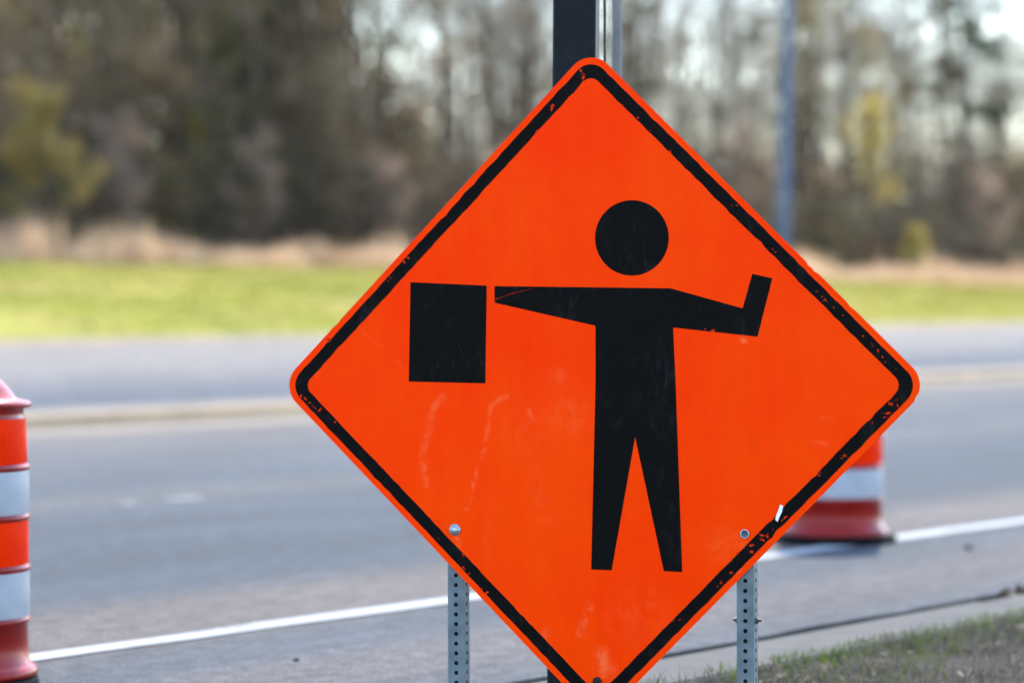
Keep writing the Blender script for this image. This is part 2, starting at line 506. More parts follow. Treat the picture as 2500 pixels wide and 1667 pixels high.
v = np.stack([X, np.zeros_like(X), Z], -1).reshape(-1, 3)
i = np.arange(N * N).reshape(N, N)
f = np.stack([i[:-1, :-1], i[:-1, 1:], i[1:, 1:], i[1:, :-1]], -1).reshape(-1, 4)
# x runs to the right as A-B grows, so this winding faces the camera side (-y) after a flip where needed
panel_me = mesh_np("panel", v, f, [ORANGE])
wear = np.zeros(len(v))  # scuffs, with a soft sheen painted in as well


def segdist(px, pz, p0, p1):
    d = np.array(p1) - np.array(p0); L2 = d @ d + 1e-12
    t = np.clip(((px - p0[0]) * d[0] + (pz - p0[1]) * d[1]) / L2, 0, 1)
    return np.hypot(px - p0[0] - t * d[0], pz - p0[1] - t * d[1])


WID = [.010, .006, .010, .018, .009, .010, .004, .004, .005, .006, .003, .006, .002, .008, .02, .016, .004]
STR = [.42, .5, .55, .6, .8, .5, .3, .25, .3, .8, .15, .4, .0, .4, .10, .10, .2]
for pl, wd, stg in zip(STREAKS, WID, STR):
    for p0, p1 in zip(pl[:-1], pl[1:]):
        dd = segdist(v[:, 0], v[:, 2], p0, p1)
        wear = np.maximum(wear, stg * np.clip(1.4 - dd / wd, 0, 1))
for (bx, bz), rb, sb in zip(SCUFF_SHEEN, (.06, .03, .02, .09, .08, .03, .05), (.2, .2, .3, .12, .1, .4, .24)):  # scuff blobs, strengthened low down to imitate a hazy sheen
    wear = np.maximum(wear, sb * np.clip(1.3 - np.hypot(v[:, 0] - bx, v[:, 2] - bz) / rb, 0, 1))
at = panel_me.attributes.new("wear", 'FLOAT', 'POINT')
at.data.foreach_set("value", wear.astype(np.float32))
panel = add("panel", panel_me, sign, (0, 0, ZC))
# backing plate with its cut edge
ring = [(x, z) for x, z in (d2(a, b) for a, b in rsq(H0 - 0.0046, RC - 0.0046, 16))]
nb = len(ring)
bv = [(x, 0.0006, z) for x, z in ring] + [(x, 0.0045, z) for x, z in ring]
bf = [[j, (j + 1) % nb, nb + (j + 1) % nb, nb + j] for j in range(nb)] + [list(range(nb, 2 * nb)), list(range(nb))[::-1]]
add("backing_plate", mesh_np("backing_plate", bv, bf, [ALU]), panel)


def flat(name, pts, y, mat, parent, th=0.0):
    return add(name, mesh_np(name, [(x, y, z) for x, z in pts], [list(range(len(pts)))], [mat]), parent)


# border band
o_ = rsq(H0 - 0.0165, RC - 0.0145, 12); i_ = rsq(H0 - 0.0478, 0.028, 12)
nb = len(o_)
rg = np.random.default_rng(3)


def wob(p, k):
    x, z = d2(*p); return (x, -0.0007, z)


bv, bf = [], []
o2, i2 = [], []
for q in range(nb):                        # subdivide the straight runs and roughen both edges a little
    a0, a1, b0, b1 = np.array(o_[q]), np.array(o_[(q + 1) % nb]), np.array(i_[q]), np.array(i_[(q + 1) % nb])
    m = 60 if np.hypot(*(a1 - a0)) > 0.2 else 1
    for t in np.arange(m) / m:
        j1 = rg.normal(0, 0.0006, 2) - (rg.random() < 0.03) * np.sign(a0) * rg.random() * 0.004
        j2 = rg.normal(0, 0.0006, 2) + (rg.random() < 0.03) * np.sign(b0) * rg.random() * 0.004
        o2.append(a0 + (a1 - a0) * t + (j1 if m > 1 else 0)); i2.append(b0 + (b1 - b0) * t + (j2 if m > 1 else 0))
nb = len(o2)
bv = [wob(p, 0) for p in o2] + [wob(p, 0) for p in i2]
bf = [[q, (q + 1) % nb, nb + (q + 1) % nb, nb + q] for q in range(nb)]
add("border", mesh_np("border", bv, bf, [BLACKP]), panel)
BODY = [(-0.2642, 0.2564), (0.203, 0.246), (0.3896, 0.1937), (0.4152, 0.28), (0.4664, 0.2685), (0.4269, 0.1223), (0.2086, 0.1467), (0.2138, 0.0053), (0.2252, -0.4736), (0.1774, -0.4722), (0.106, -0.1311), (0.0397, -0.4724), (-0.0145, -0.4711), (0.0031, 0.0055), (0.0049, 0.1524), (-0.2648, 0.2137)]
FLAG = [(-0.4933, 0.269), (-0.2854, 0.2578), (-0.2924, 0.0057), (-0.5018, 0.0104)]
flat("flagger_figure", BODY, -0.0007, BLACKP, panel)
flat("flag_symbol", FLAG, -0.0007, BLACKP, panel)
flat("flagger_head", [(0.1033 + 0.0968 * math.cos(t), 0.375 + 0.0957 * math.sin(t)) for t in np.linspace(0, 2 * math.pi, 64, endpoint=False)], -0.0007, BLACKP, panel)

# flaked spots of print, orange showing through, and one white gouge
mb = MB()
for cx, cz, r in CHIPS:
    for sub in range(2 if r > 0.004 else 1):
        n = 9
        ang = rg.random() * 6.28; el = 1 + rg.random() * 0.9
        ox, oz = (rg.normal(0, r * 0.6, 2) if sub else (0, 0))
        rs = r * (0.38 + 0.52 * rg.random(n)) * (0.45 if sub else 0.85)
        pts = []
        for j in range(n):
            t = 2 * math.pi * j / n
            x, z = rs[j] * math.cos(t) * el, rs[j] * math.sin(t) / el
            pts.append((cx + ox + x * math.cos(ang) - z * math.sin(ang), -0.00105 - 0.00004 * sub, cz + oz + x * math.sin(ang) + z * math.cos(ang)))
        mb.poly(pts, 0 if rg.random() < 0.7 else 1)
CH1 = mat_noise("flaked_orange", (0.40, 0.012, 0.001), (0.85, 0.040, 0.002), 150, 0.55, spec=0.03)
CH2 = mat_noise("flaked_dark_red", (0.06, 0.004, 0.003), (0.25, 0.014, 0.006), 150, 0.6, spec=0.03)
ch = mb.build("worn_flakes", [CH1, CH2], panel); ch["kind"] = "stuff"
flat("white_gouge", WHITE, -0.0012, mat_noise("bare_backing", (0.72, 0.76, 0.78), (0.82, 0.84, 0.84), 60, 0.6), panel)
mb = MB()
sc0 = STREAKS[12]
for (a, b), w0, w1 in zip(zip(sc0[:-1], sc0[1:]), (.0012, .0018), (.0018, .0006)):
    mb.poly([(a[0], -0.00105, a[1] - w0), (b[0], -0.00105, b[1] - w1), (b[0], -0.00105, b[1] + w1), (a[0], -0.00105, a[1] + w0)])
mb.build("scratch", CH2, panel)
SCUFF = mat_noise("scuffed_black", (0.006, 0.0065, 0.007), (0.016, 0.017, 0.018), 200, 0.5, spec=0.05)
for (x0, z0, x1, z1, w) in ((0.109, 0.452, 0.111, 0.345, .0012), (0.106, 0.335, 0.108, 0.285, .0008), (-0.035, 0.24, -0.063, 0.195, .0016), (0.285, 0.205, 0.278, 0.185, .0014),
                            (-0.31, 0.222, -0.288, 0.234, .0012), (-0.475, 0.192, -0.466, 0.20, .0014), (-0.40, 0.148, -0.385, 0.165, .0022), (-0.365, 0.11, -0.35, 0.075, .002), (0.20, 0.06, 0.185, 0.052, .0014)):
    dx, dz = x1 - x0, z1 - z0; L_ = math.hypot(dx, dz); nx, nz = -dz / L_ * w, dx / L_ * w
    mb = MB(); mb.poly([(x0, -0.00105, z0), ((x0 + x1) / 2 + nx, -0.00105, (z0 + z1) / 2 + nz), (x1, -0.00105, z1), ((x0 + x1) / 2 - nx, -0.00105, (z0 + z1) / 2 - nz)])
    mb.build("scratch", SCUFF, panel)

# perforated square posts
GALV = mat_noise("galvanised_steel", (0.085, 0.110, 0.122), (0.15, 0.18, 0.195), 18, 0.5, 5, 0.05, 0.002, metal=0.3)
TUBE_SHADE = mat_noise("tube_inside_shade", (0.005, 0.006, 0.006), (0.012, 0.012, 0.012), 10, 0.8)  # near-black colour stands in for the shade inside the hollow tube
PW, PITCH, HR = 0.0445, 0.0254, 0.0058


def perforated(length, top):
    mb = MB()
    n = int(length / PITCH)
    hw, hh = PW / 2, PITCH / 2
    for fc in range(4):
        ca, sa = math.cos(fc * math.pi / 2), math.sin(fc * math.pi / 2)

        def tr(a, z, dep):
            x, y = a, -hw + dep
            return (x * ca - y * sa, x * sa + y * ca, z)
        for c_ in range(n):
            z = top - (c_ + 0.5) * PITCH
            out = [(hw, 0), (hw, hh), (0, hh), (-hw, hh), (-hw, 0), (-hw, -hh), (0, -hh), (hw, -hh)]
            O = [tr(a, z + b, 0) for a, b in out]
            I = [tr(HR * math.cos(t * math.pi / 4), z + HR * math.sin(t * math.pi / 4), 0) for t in range(8)]
            J = [tr(HR * math.cos(t * math.pi / 4), z + HR * math.sin(t * math.pi / 4), 0.0022) for t in range(8)]
            for t in range(8):
                u_ = (t + 1) % 8
                mb.poly([O[t], O[u_], I[u_], I[t]], 0)
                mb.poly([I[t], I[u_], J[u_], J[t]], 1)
    a = hw - 0.003
    mb.box(-a * 0.98, a * 0.98, -a * 0.98, a * 0.98, top - n * PITCH, top - 0.03, 1)  # solid dark core added in the hollow, in place of real shade
    return mesh_np("post", mb.v, mb.f, [GALV, TUBE_SHADE], False, mb.m)


post_me = perforated(1.75, 0.45)
bolt_mb = MB(); bolt_mb.lathe([(0.0155, 0.0), (0.0155, 0.0012), (0.0100, 0.0016), (0.0098, 0.005), (0.0075, 0.0075), (0.003, 0.0085)], 20)
BOLT = mat_noise("zinc_bolt", (0.26, 0.34, 0.39), (0.42, 0.49, 0.53), 90, 0.35, metal=0.6)
bolt_me = mesh_np("bolt", bolt_mb.v, bolt_mb.f, [BOLT], True)
bm2 = MB(); bm2.lathe([(0.0118, 0.0), (0.0118, 0.0014), (0.0092, 0.0018), (0.0080, -0.0006), (0.0030, -0.0008)], 20)
washer_me = mesh_np("bolt", bm2.v, bm2.f, [BOLT, mat_noise("bolt_recess", (0.05, 0.07, 0.075), (0.09, 0.115, 0.12), 60, 0.5)], True, [0] * 40 + [1] * 42)
bm3 = MB(); bm3.lathe([(0.0115, 0.0), (0.0115, 0.003), (0.0095, 0.006), (0.004, 0.0075)], 20)
black_bolt_me = mesh_np("bolt", bm3.v, bm3.f, [mat_noise("black_bolt", (0.008, 0.009, 0.009), (0.02, 0.02, 0.02), 60, 0.5)], True)
nut = MB(); nut.lathe([(0.0085, 0.0), (0.0085, 0.007), (0.004, 0.0072), (0.004, 0.014)], 6)
nut_me = mesh_np("cross_bolt", nut.v, nut.f, [mat_noise("dull_bolt", (0.03, 0.04, 0.04), (0.07, 0.085, 0.08), 60, 0.6, metal=0.2)])
for k, (px, bm_) in enumerate(((-0.3804, bolt_me), (0.3885, washer_me))):
    p = add("post", post_me, sign, (px, 0.0052 + PW / 2, ZC - 0.372 + 0.0127 * 0), (0, 0.0097, 0))
    b = add("bolt", bm_, sign, (px, -0.0016, ZC - 0.3745), (math.pi / 2, 0, 0))
    if k:
        for sx in (-1, 1):
            add("cross_bolt", nut_me, p, (sx * PW / 2, 0, 0.45 - 26.5 * PITCH), (0, sx * math.pi / 2, 0))
add("bolt", black_bolt_me, sign, (-0.0018, -0.0016, ZC - 0.758), (math.pi / 2, 0, 0))

# ------------------------------------------------------------------ traffic drums
PLAST = mat_noise("drum_plastic", (0.17, 0.005, 0.003), (0.26, 0.010, 0.006), 9, 0.30, 5, 0.05, 0.003, spec=0.24)
OBAND = mat_noise("drum_orange_sheeting", (0.72, 0.018, 0.0), (0.80, 0.026, 0.0), 14, 0.5, spec=0.02)
WBAND = mat_noise("drum_white_sheeting", (0.28, 0.29, 0.315), (0.35, 0.36, 0.385), 10, 0.4, spec=0.2)
RUBBER = mat_noise("black_rubber", (0.002, 0.002, 0.002), (0.006, 0.006, 0.006), 20, 0.8, 5, 0.2, 0.005, spec=0.08)
DPROF = [(.243, .036), (.250, .038), (.252, .048), (.248, .060), (.236, .068), (.227, .078), (.223, .194), (.230, .198), (.232, .203), (.230, .208),
         (.227, .213), (.227, .348), (.231, .352), (.233, .357), (.231, .362), (.224, .367), (.224, .498), (.230, .502), (.232, .507), (.230, .512), (.226, .517),
         (.226, .646), (.230, .650), (.232, .655), (.229, .660), (.221, .665), (.216, .800), (.212, .806), (.212, .826), (.233, .832), (.237, .840), (.232, .848),
         (.200, .856), (.188, .862), (.172, .885), (.147, .911), (.118, .930), (.07, .938), (.01, .940)]
BANDS = [(.2242, .2242, .368, .497, OBAND), (.2272, .2272, .214, .347, WBAND), (.2262, .2262, .518, .645, WBAND), (.2212, .2168, .666, .799, OBAND)]


def drum(loc, yaw, label, tilt, slip=0.0):
    r = empty("traffic_drum", loc, (tilt, 0, yaw))
    tag(r, label, "traffic barrel", "drums along the white edge line")
    mb = MB(); mb.lathe(DPROF, 72); body = mb.build("body", PLAST, r, smooth=True)
    for r0, r1, z0, z1, m in BANDS:
        mb = MB(); mb.lathe([(r0 + .0008, z0), (r0 + .0012, z0 + .002), (r1 + .0012, z1 - .002), (r1 + .0008, z1)], 72, cap=False)
        o = mb.build("reflective_band", m, r, smooth=True)
        o["label"] = "orange reflective band" if m is OBAND else "white reflective band"
    mb = MB(); mb.lathe([(.150, .0), (.286, .0), (.294, .010), (.290, .030), (.262, .040), (.15, .040)], 64)
    mb.build("rubber_base", RUBBER, r, (-slip * math.cos(yaw), slip * math.sin(yaw), 0), smooth=True)   # the ring sits loose round the foot
    mb = MB(); mb.tube([(-.075, 0, .925), (-.07, 0, .965), (-.04, 0, .985), (.04, 0, .985), (.07, 0, .965), (.075, 0, .925)], [.016, .015, .014, .014, .015, .016], 10)
    mb.build("handle", PLAST, r, smooth=True)
    return r


drum((-1.664, 8.86, -0.010), 0.4, "orange and white striped traffic drum cut off by the left edge of the photo", 0.0, 0.038)
drum((1.503, 13.94, 0.0), 1.3, "orange and white striped traffic drum on the white line behind the sign's right side", 0.0)

# ------------------------------------------------------------------ posts behind the sign
BLK = mat_noise("black_powder_coat", (0.005, 0.0065, 0.0085), (0.008, 0.010, 0.013), 40, 0.55, 5, 0.1, 0.002, spec=0.1)
bp = empty("black_post", (0.158, 8.12, -0.02), (0, rad(0.5), rad(-7)))
tag(bp, "square black steel post rising behind the orange sign", "post")
mb = MB(); w = 0.058; c = 0.006
ring = [(w - c, -w), (w, -w + c), (w, w - c), (w - c, w), (-w + c, w), (-w, w - c), (-w, -w + c), (-w + c, -w)]
mb.v = [(x, y, -0.2) for x, y in ring] + [(x, y, 4.6) for x, y in ring]
mb.f = [[j, (j + 1) % 8, 8 + (j + 1) % 8, 8 + j] for j in range(8)] + [list(range(8, 16))]; mb.m = [0] * 9
mb.build("shaft", BLK, bp)
mb = MB(); mb.box(-.12, .12, -.12, .12, 0.0, 0.03, 0, 0.004); mb.build("base_plate", BLK, bp)
mb = MB(); mb.box(-.066, .066, -.066, .066, 4.605, 4.64, 0, 0.012); mb.build("cap", BLK, bp)
pp = empty("steel_pipe", (0.293, 8.36, -0.05), (0, 0, 0)); tag(pp, "slim grey steel pipe just right of the black post's top", "pipe")
mb = MB(); mb.tube([(0, 0, -0.1), (0, 0, 4.3)], [.0145, .0145], 20); mb.build("shaft", mat_noise("weathered_pipe", (0.16, 0.155, 0.15), (0.24, 0.225, 0.21), 9, 0.6), pp, smooth=True)
mb = MB(); mb.lathe([(.0195, 4.3), (.0195, 4.33), (.012, 4.345)], 16); mb.build("cap", BLK, pp, smooth=True)
cb = empty("wire_cable", (0.254, 8.22, -0.02)); tag(cb, "thin dark cable running up between black post and grey pipe", "cable")
mb = MB(); mb.tube([(0, 0, -.05), (.002, 0, 1.2), (0, 0, 2.2), (.004, 0, 4.4)], [.0035] * 4, 8); mb.build("strand", mat_noise("cable_rubber", (0.05, 0.05, 0.045), (0.09, 0.085, 0.08), 30, 0.7), cb, smooth=True)
mb = MB(); mb.box(-.02, .02, -.02, .02, -.03, .04, 0, .004); mb.build("anchor", BLK, cb)

lx, ly = 6.62, 73.5
lp = empty("light_pole", (lx, ly, float(zg(lx * SP + ly * CP, -lx * CP + ly * SP)) - 0.02), (0, rad(1.3), 0))
tag(lp, "blue grey tapered light pole standing beyond the road right of the sign's top", "light pole")
LPM = mat_noise("galvanised_sky_tint", (0.085, 0.115, 0.165), (0.115, 0.15, 0.205), 4, 0.6, spec=0.15)  # blue of the reflected sky is put into the base colour
mb = MB(); mb.lathe([(.15, 0.05), (.145, 2.5), (.125, 6.5), (.09, 11.0), (.02, 11.05)], 24); mb.build("shaft", LPM, lp, smooth=True)
mb = MB(); mb.box(-.28, .28, -.28, .28, 0.0, .06, 0, .01); mb.build("base_plate", LPM, lp)
mb = MB(); mb.tube([(0, 0, 10.7), (-.6, -.9, 11.3), (-1.2, -1.9, 11.5)], [.05, .045, .035], 10); mb.build("arm", LPM, lp, smooth=True)
mb = MB(); mb.box(-1.45, -1.05, -2.5, -1.85, 11.42, 11.56, 0, .03); mb.build("lamp_head", LPM, lp)


# ------------------------------------------------------------------ vegetation
def blades(n, uu, ss, zz, h0, h1, w0, lean, mat, name, kind="stuff", label=None):
    ang = RNG.random(n) * 2 * math.pi
    h = h0 + (h1 - h0) * RNG.random(n) ** 1.5
    w = w0 * (0.6 + 0.8 * RNG.random(n))
    dx, dy = np.cos(ang), np.sin(ang)
    l1 = np.abs(RNG.normal(0, lean, n)) * h; la = RNG.random(n) * 2 * math.pi
    lx, ly = l1 * np.cos(la), l1 * np.sin(la)
    b0 = np.stack([uu - dx * w, ss - dy * w, zz], 1); b1 = np.stack([uu + dx * w, ss + dy * w, zz], 1)
    m0 = np.stack([uu - dx * w * .7 + lx * .35, ss - dy * w * .7 + ly * .35, zz + h * .55], 1)
    m1 = np.stack([uu + dx * w * .7 + lx * .35, ss + dy * w * .7 + ly * .35, zz + h * .55], 1)
    t = np.stack([uu + lx, ss + ly, zz + h * np.clip(1 - .35 * l1 / h, .3, 1)], 1)
    v = np.stack([b0, b1, m1, m0, t], 1).reshape(-1, 3)
    k = np.arange(n)[:, None] * 5
    f = np.concatenate([k + [[0, 1, 2]], k + [[0, 2, 3]], k + [[3, 2, 4]]])
    o = add(name, mesh_np(name, v, f, [mat]), None, None, (0, 0, THETA))
    o["kind"] = kind
    if label: o["label"] = label
    return o


DEADG = mat_leaf("dormant_blades", (0.032, 0.027, 0.021), (0.15, 0.13, 0.102), 14, 0.3)
GREENG = mat_leaf("green_blades", (0.035, 0.075, 0.005), (0.10, 0.15, 0.014), 8, 0.45)


def patchy(u, s, sc, seed):
    r = np.random.default_rng(seed)
    a = np.zeros_like(u)
    for _ in range(6):
        kx, ky, p = r.normal(0, sc, 2).tolist() + [r.random() * 6.28]
        a += np.cos(u * kx + s * ky + p)
    return a / 3.0


n = 46000
uu, ss = 5.0 + 8.5 * RNG.random(n), 4.68 - 2.6 * RNG.random(n) ** 1.25
keep = patchy(uu, ss, 9.0, 1) + patchy(uu, ss, 3.0, 8) > -0.55 + 0.6 * RNG.random(n)
uu, ss = uu[keep], ss[keep]
blades(len(uu), uu, ss, zg(uu, ss) - .004, .02, .095, .0018, 0.9, DEADG, "dormant_grass", label="grey brown dormant grass on the near verge")
n = 20000
uu, ss = 5.0 + 9.0 * RNG.random(n), 4.76 - 2.4 * RNG.random(n) ** 3.0
edge = np.clip((ss - 4.15) / .5, 0, 1)
keep = (patchy(uu, ss, 6.0, 2) + edge * 1.8 > 0.75 + 0.4 * RNG.random(n))
uu, ss = uu[keep], ss[keep]
blades(len(uu), uu, ss, zg(uu, ss) - .004, .02, .065, .0018, 0.6, GREENG, "green_grass", label="green grass growing along the kerb edge")
n = 24000
uu, ss = -6 + 40 * RNG.random(n), 4.7 - 6 * RNG.random(n)
keep = (uu < 5.0) | (uu > 13.3); uu, ss = uu[keep], ss[keep]
blades(len(uu), uu, ss, zg(uu, ss) - .004, .03, .09, .004, 0.9, DEADG, "dormant_grass", label="grey brown dormant grass farther along the near verge")

n = 2600
uu, ss = 5.0 + 8.5 * RNG.random(n), 4.66 - 2.6 * RNG.random(n)
c_ = np.stack([uu, ss, zg(uu, ss) + .006 + .02 * RNG.random(n)], 1)
v, f = np.zeros(0), None
q = RNG.normal(0, 1, (n, 2, 3)) * np.array([.007, .007, .004])
v = np.stack([c_ - q[:, 0], c_ - q[:, 1], c_ + q[:, 0], c_ + q[:, 1]], 1).reshape(-1, 3)
o = add("leaf_litter", mesh_np("leaf_litter", v, np.arange(n * 4).reshape(n, 4), [mat_leaf("litter_leaf", (0.03, 0.022, 0.015), (0.13, 0.105, 0.08), 20, .2)]), None, None, (0, 0, THETA))
tag(o, "scattered dead leaves in the dormant grass of the near verge", kind="stuff")

# dead leaves caught against the kerb, and a few clods on the asphalt
n = 420
a = RNG.normal(0, 1, (n, 2))
uu, ss = 10.85 + a[:, 0] * .22, 5.07 + a[:, 1] * .03
zz = .020 + .02 * RNG.random(n) * np.exp(-a[:, 0] ** 2 / 2)
q = RNG.normal(0, 1, (n, 2, 3)) * .012
c_ = np.stack([uu, ss, zz], 1)
v = np.stack([c_ - q[:, 0], c_ - q[:, 1], c_ + q[:, 0], c_ + q[:, 1]], 1).reshape(-1, 3)
o = add("dead_leaves", mesh_np("dead_leaves", v, np.arange(n * 4).reshape(n, 4), [mat_leaf("dead_leaf", (0.035, 0.025, 0.018), (0.11, 0.085, 0.06), 30, .15)]), None, None, (0, 0, THETA))
tag(o, "small heap of dark dead leaves caught on the kerb joint", kind="stuff")
CLOD = mat_noise("clod", (0.02, 0.022, 0.022), (0.045, 0.045, 0.042), 40, .9)
for (px, py, r, lab) in ((2.065, 13.5, .021, "small dark clod on the asphalt right of the drum behind the sign"),
                         (-.68, 9.4, .010, "tiny dark clod on the asphalt left of the sign's left post"),
                         (1.15, 9.75, .012, "tiny dark pebble on the concrete kerb right of the sign")):
    mb = MB()
    rs = [(r * .7, 0), (r * 1.05, r * .25), (r * .9, r * .6), (r * .45, r * .85)]
    mb.lathe(rs, 9)
    mb.v = [(x * (1 + .25 * random.uniform(-1, 1)), y * (1 + .25 * random.uniform(-1, 1)), z) for x, y, z in mb.v]
    zb = .018 if 'kerb' in lab else .001
    tag(mb.build("clod", CLOD, None, (px, py, zb), smooth=True), lab, "clod" if 'clod' in lab else "pebble")

# far bank: grass blades and tall dry grass
LAWNB = mat_leaf("lawn_blades", (0.09, 0.125, 0.010), (0.35, 0.295, 0.075), .45, 0.5)
n = 60000
uu, ss = 38 + 95 * RNG.random(n), 36.6 + 14.5 * RNG.random(n)
blades(n, uu, ss, zg(uu, ss), .05, .16, .02, 0.5, LAWNB, "bank_grass", label="sunlit yellow green grass on the far bank")
DRY = mat_leaf("dry_grass_blades", (0.50, 0.34, 0.21), (0.74, 0.54, 0.36), .8, 0.45)
cl = 500
cu, cs = 30 + 122 * RNG.random(cl), 50.4 + 2.8 * RNG.random(cl)
ch_ = .38 + .80 * RNG.random(cl) ** 1.6 * (0.6 + 0.5 * (patchy(cu, cs * 0, .5, 5) > -.1))
per = 85
uu = np.repeat(cu, per) + RNG.normal(0, .26, cl * per); ss = np.repeat(cs, per) + RNG.normal(0, .3, cl * per)
hs = np.repeat(ch_, per)
n = len(uu)
o = blades(n, uu, ss, zg(uu, ss) - .02, .8, 1.35, .013, .22, DRY, "dry_grass", label="tall tan dry grass along the foot of the wood")
me = o.data
co = np.empty(len(me.vertices) * 3, np.float32); me.vertices.foreach_get("co", co); co = co.reshape(-1, 5, 3)
base = zg(uu, ss)[:, None]
co[:, :, 2] = base - .02 + (co[:, :, 2] - base + .02) * hs[:, None]
me.vertices.foreach_set("co", co.ravel()); me.update()


# ---- trees
def grow(seed, H, r0, n1=14, lo=.3, spread=55, l1=.38, n2=6, n3=5, curve=.12, n4=0, tmin=.006):
    r = random.Random(seed)
    lines = {0: [], 1: [], 2: [], 3: [], 4: []}

    def rnd_dir(d, ang):
        a = d.orthogonal().normalized(); b = d.cross(a); t = r.random() * 6.283
        return (d * math.cos(ang) + (a * math.cos(t) + b * math.sin(t)) * math.sin(ang)).normalized()

    def line(p, d, L, ra, rb, k, wob, up):
        pts, rs = [p.copy()], [ra]
        for i in range(k):
            d = (d + Vector((r.gauss(0, wob), r.gauss(0, wob), r.gauss(0, wob) + up))).normalized()
            p = p + d * (L / k); pts.append(p.copy()); rs.append(ra + (rb - ra) * (i + 1) / k)
        return pts, rs

    def at(pts, rs, t):
        x = t * (len(pts) - 1); i = min(int(x), len(pts) - 2); f = x - i
        return pts[i].lerp(pts[i + 1], f), (pts[i + 1] - pts[i]).normalized(), rs[i] + (rs[i + 1] - rs[i]) * f
    tp, tr = line(Vector((0, 0, -.3)), Vector((r.gauss(0, .04), r.gauss(0, .04), 1)), H, r0, .02, 9, .035, .02)
    tr[0] *= 1.35
    lines[0].append((tp, tr))
    for i in range(n1):
        t = lo + (1 - lo) * ((i + r.random()) / n1) ** .9
        p, d, rr = at(tp, tr, min(t, .98))
        L = H * l1 * (1.15 - t * .75) * r.uniform(.6, 1.15)
        q = line(p, rnd_dir(d, math.radians(spread * r.uniform(.6, 1.2))), L, rr * .55, .012, 5, curve, .07)
        lines[1].append(q)
        for j in range(n2):
            t2 = .2 + .78 * (j + r.random()) / n2
            p2, d2_, r2 = at(*q, t2)
            q2 = line(p2, rnd_dir(d2_, math.radians(r.uniform(28, 60))), L * .42 * (1.2 - .6 * t2) * r.uniform(.6, 1.2), max(r2 * .6, .012), .007, 3, curve * 1.2, .05)
            lines[2].append(q2)
            for k in range(n3):
                t3 = .2 + .8 * (k + r.random()) / n3
                p3, d3, r3 = at(*q2, min(t3, .99))
                q3 = line(p3, rnd_dir(d3, math.radians(r.uniform(20, 55))), L * .2 * r.uniform(.5, 1.2), max(r3 * .7, .008), tmin, 2, .15, .05)
                lines[3].append(q3)
                for m in range(n4):
                    p4, d4, r4 = at(*q3, r.uniform(.3, 1) * .99)
                    lines[4].append(line(p4, rnd_dir(d4, math.radians(r.uniform(25, 60))), L * .11 * r.uniform(.5, 1.2), .006, .005, 1, .1, .03))
    return lines


def tubes(lines, sides):
    V, Fq = [], []
    b = 0
    for lv in lines:
        for pts, rs in lines[lv]:
            n = sides[lv]
            P = np.array(pts); R_ = np.array(rs)
            D = np.gradient(P, axis=0); D /= np.linalg.norm(D, axis=1)[:, None] + 1e-9
            ref = np.where(np.abs(D[:, 2:3]) > .9, [[1., 0, 0]], [[0, 0, 1.]])
            a = np.cross(D, ref); a /= np.linalg.norm(a, axis=1)[:, None]; c = np.cross(D, a)
            t = np.arange(n) / n * 2 * math.pi
            V.append((P[:, None] + (a[:, None] * np.cos(t)[None, :, None] + c[:, None] * np.sin(t)[None, :, None]) * R_[:, None, None]).reshape(-1, 3))
            k = len(P)
            i = np.arange(k - 1)[:, None] * n; j = np.arange(n)[None]; j2 = (j + 1) % n
            Fq.append((np.stack([i + j, i + j2, i + n + j2, i + n + j], -1) + b).reshape(-1, 4))
            b += k * n
    return np.concatenate(V), np.concatenate(Fq)


def leafquads(centres, size, rng, flat_=1.0):
    n = len(centres)
    a = rng.normal(0, 1, (n, 3)); a /= np.linalg.norm(a, axis=1)[:, None]
    b = rng.normal(0, 1, (n, 3)); b -= (a * b).sum(1)[:, None] * a; b /= np.linalg.norm(b, axis=1)[:, None]
    s = size * (.6 + .8 * rng.random(n))[:, None]
    return np.stack([centres - a * s, centres - b * s * .55, centres + a * s, centres + b * s * .55], 1).reshape(-1, 3), np.arange(n * 4).reshape(n, 4)


BARK = mat_noise("grey_bark", (0.045, 0.033, 0.021), (0.11, 0.082, 0.056), 5, .9, 5, .4, .02)
TWIG = mat_noise("twigs", (0.13, 0.098, 0.065), (0.28, 0.215, 0.15), 1.2, .85, 3)
PALEBARK = mat_noise("tan_bark", (0.24, 0.16, 0.10), (0.36, 0.25, 0.16), 4, .9, 5, .4, .02)
OLIVE = mat_leaf("olive_leaves", (0.10, 0.11, 0.025), (0.26, 0.265, 0.085), .8, .5)
DKGREEN = mat_leaf("cedar_sprays", (0.012, 0.035, 0.022), (0.035, 0.075, 0.042), 1.0, .25)
PINEG = mat_leaf("pine_needles", (0.025, 0.05, 0.025), (0.07, 0.10, 0.045), 1.0, .35)
YELLOW = mat_leaf("yellow_buds", (0.36, 0.28, 0.065), (0.54, 0.43, 0.14), .7, .5)
OCHRE = mat_leaf("ochre_buds", (0.30, 0.215, 0.06), (0.46, 0.35, 0.13), .7, .5)
PINKISH = mat_leaf("light_mottle_tips", (0.24, 0.17, 0.12), (0.42, 0.31, 0.235), .6, .5)  # pale tips imitate sunlit mottles by colour
TANLEAF = mat_leaf("tan_leaves", (0.20, 0.12, 0.07), (0.34, 0.22, 0.14), .8, .45)
SPARSE = mat_leaf("sparse_olive_leaves", (0.13, 0.13, 0.06), (0.26, 0.24, 0.12), .8, .5)


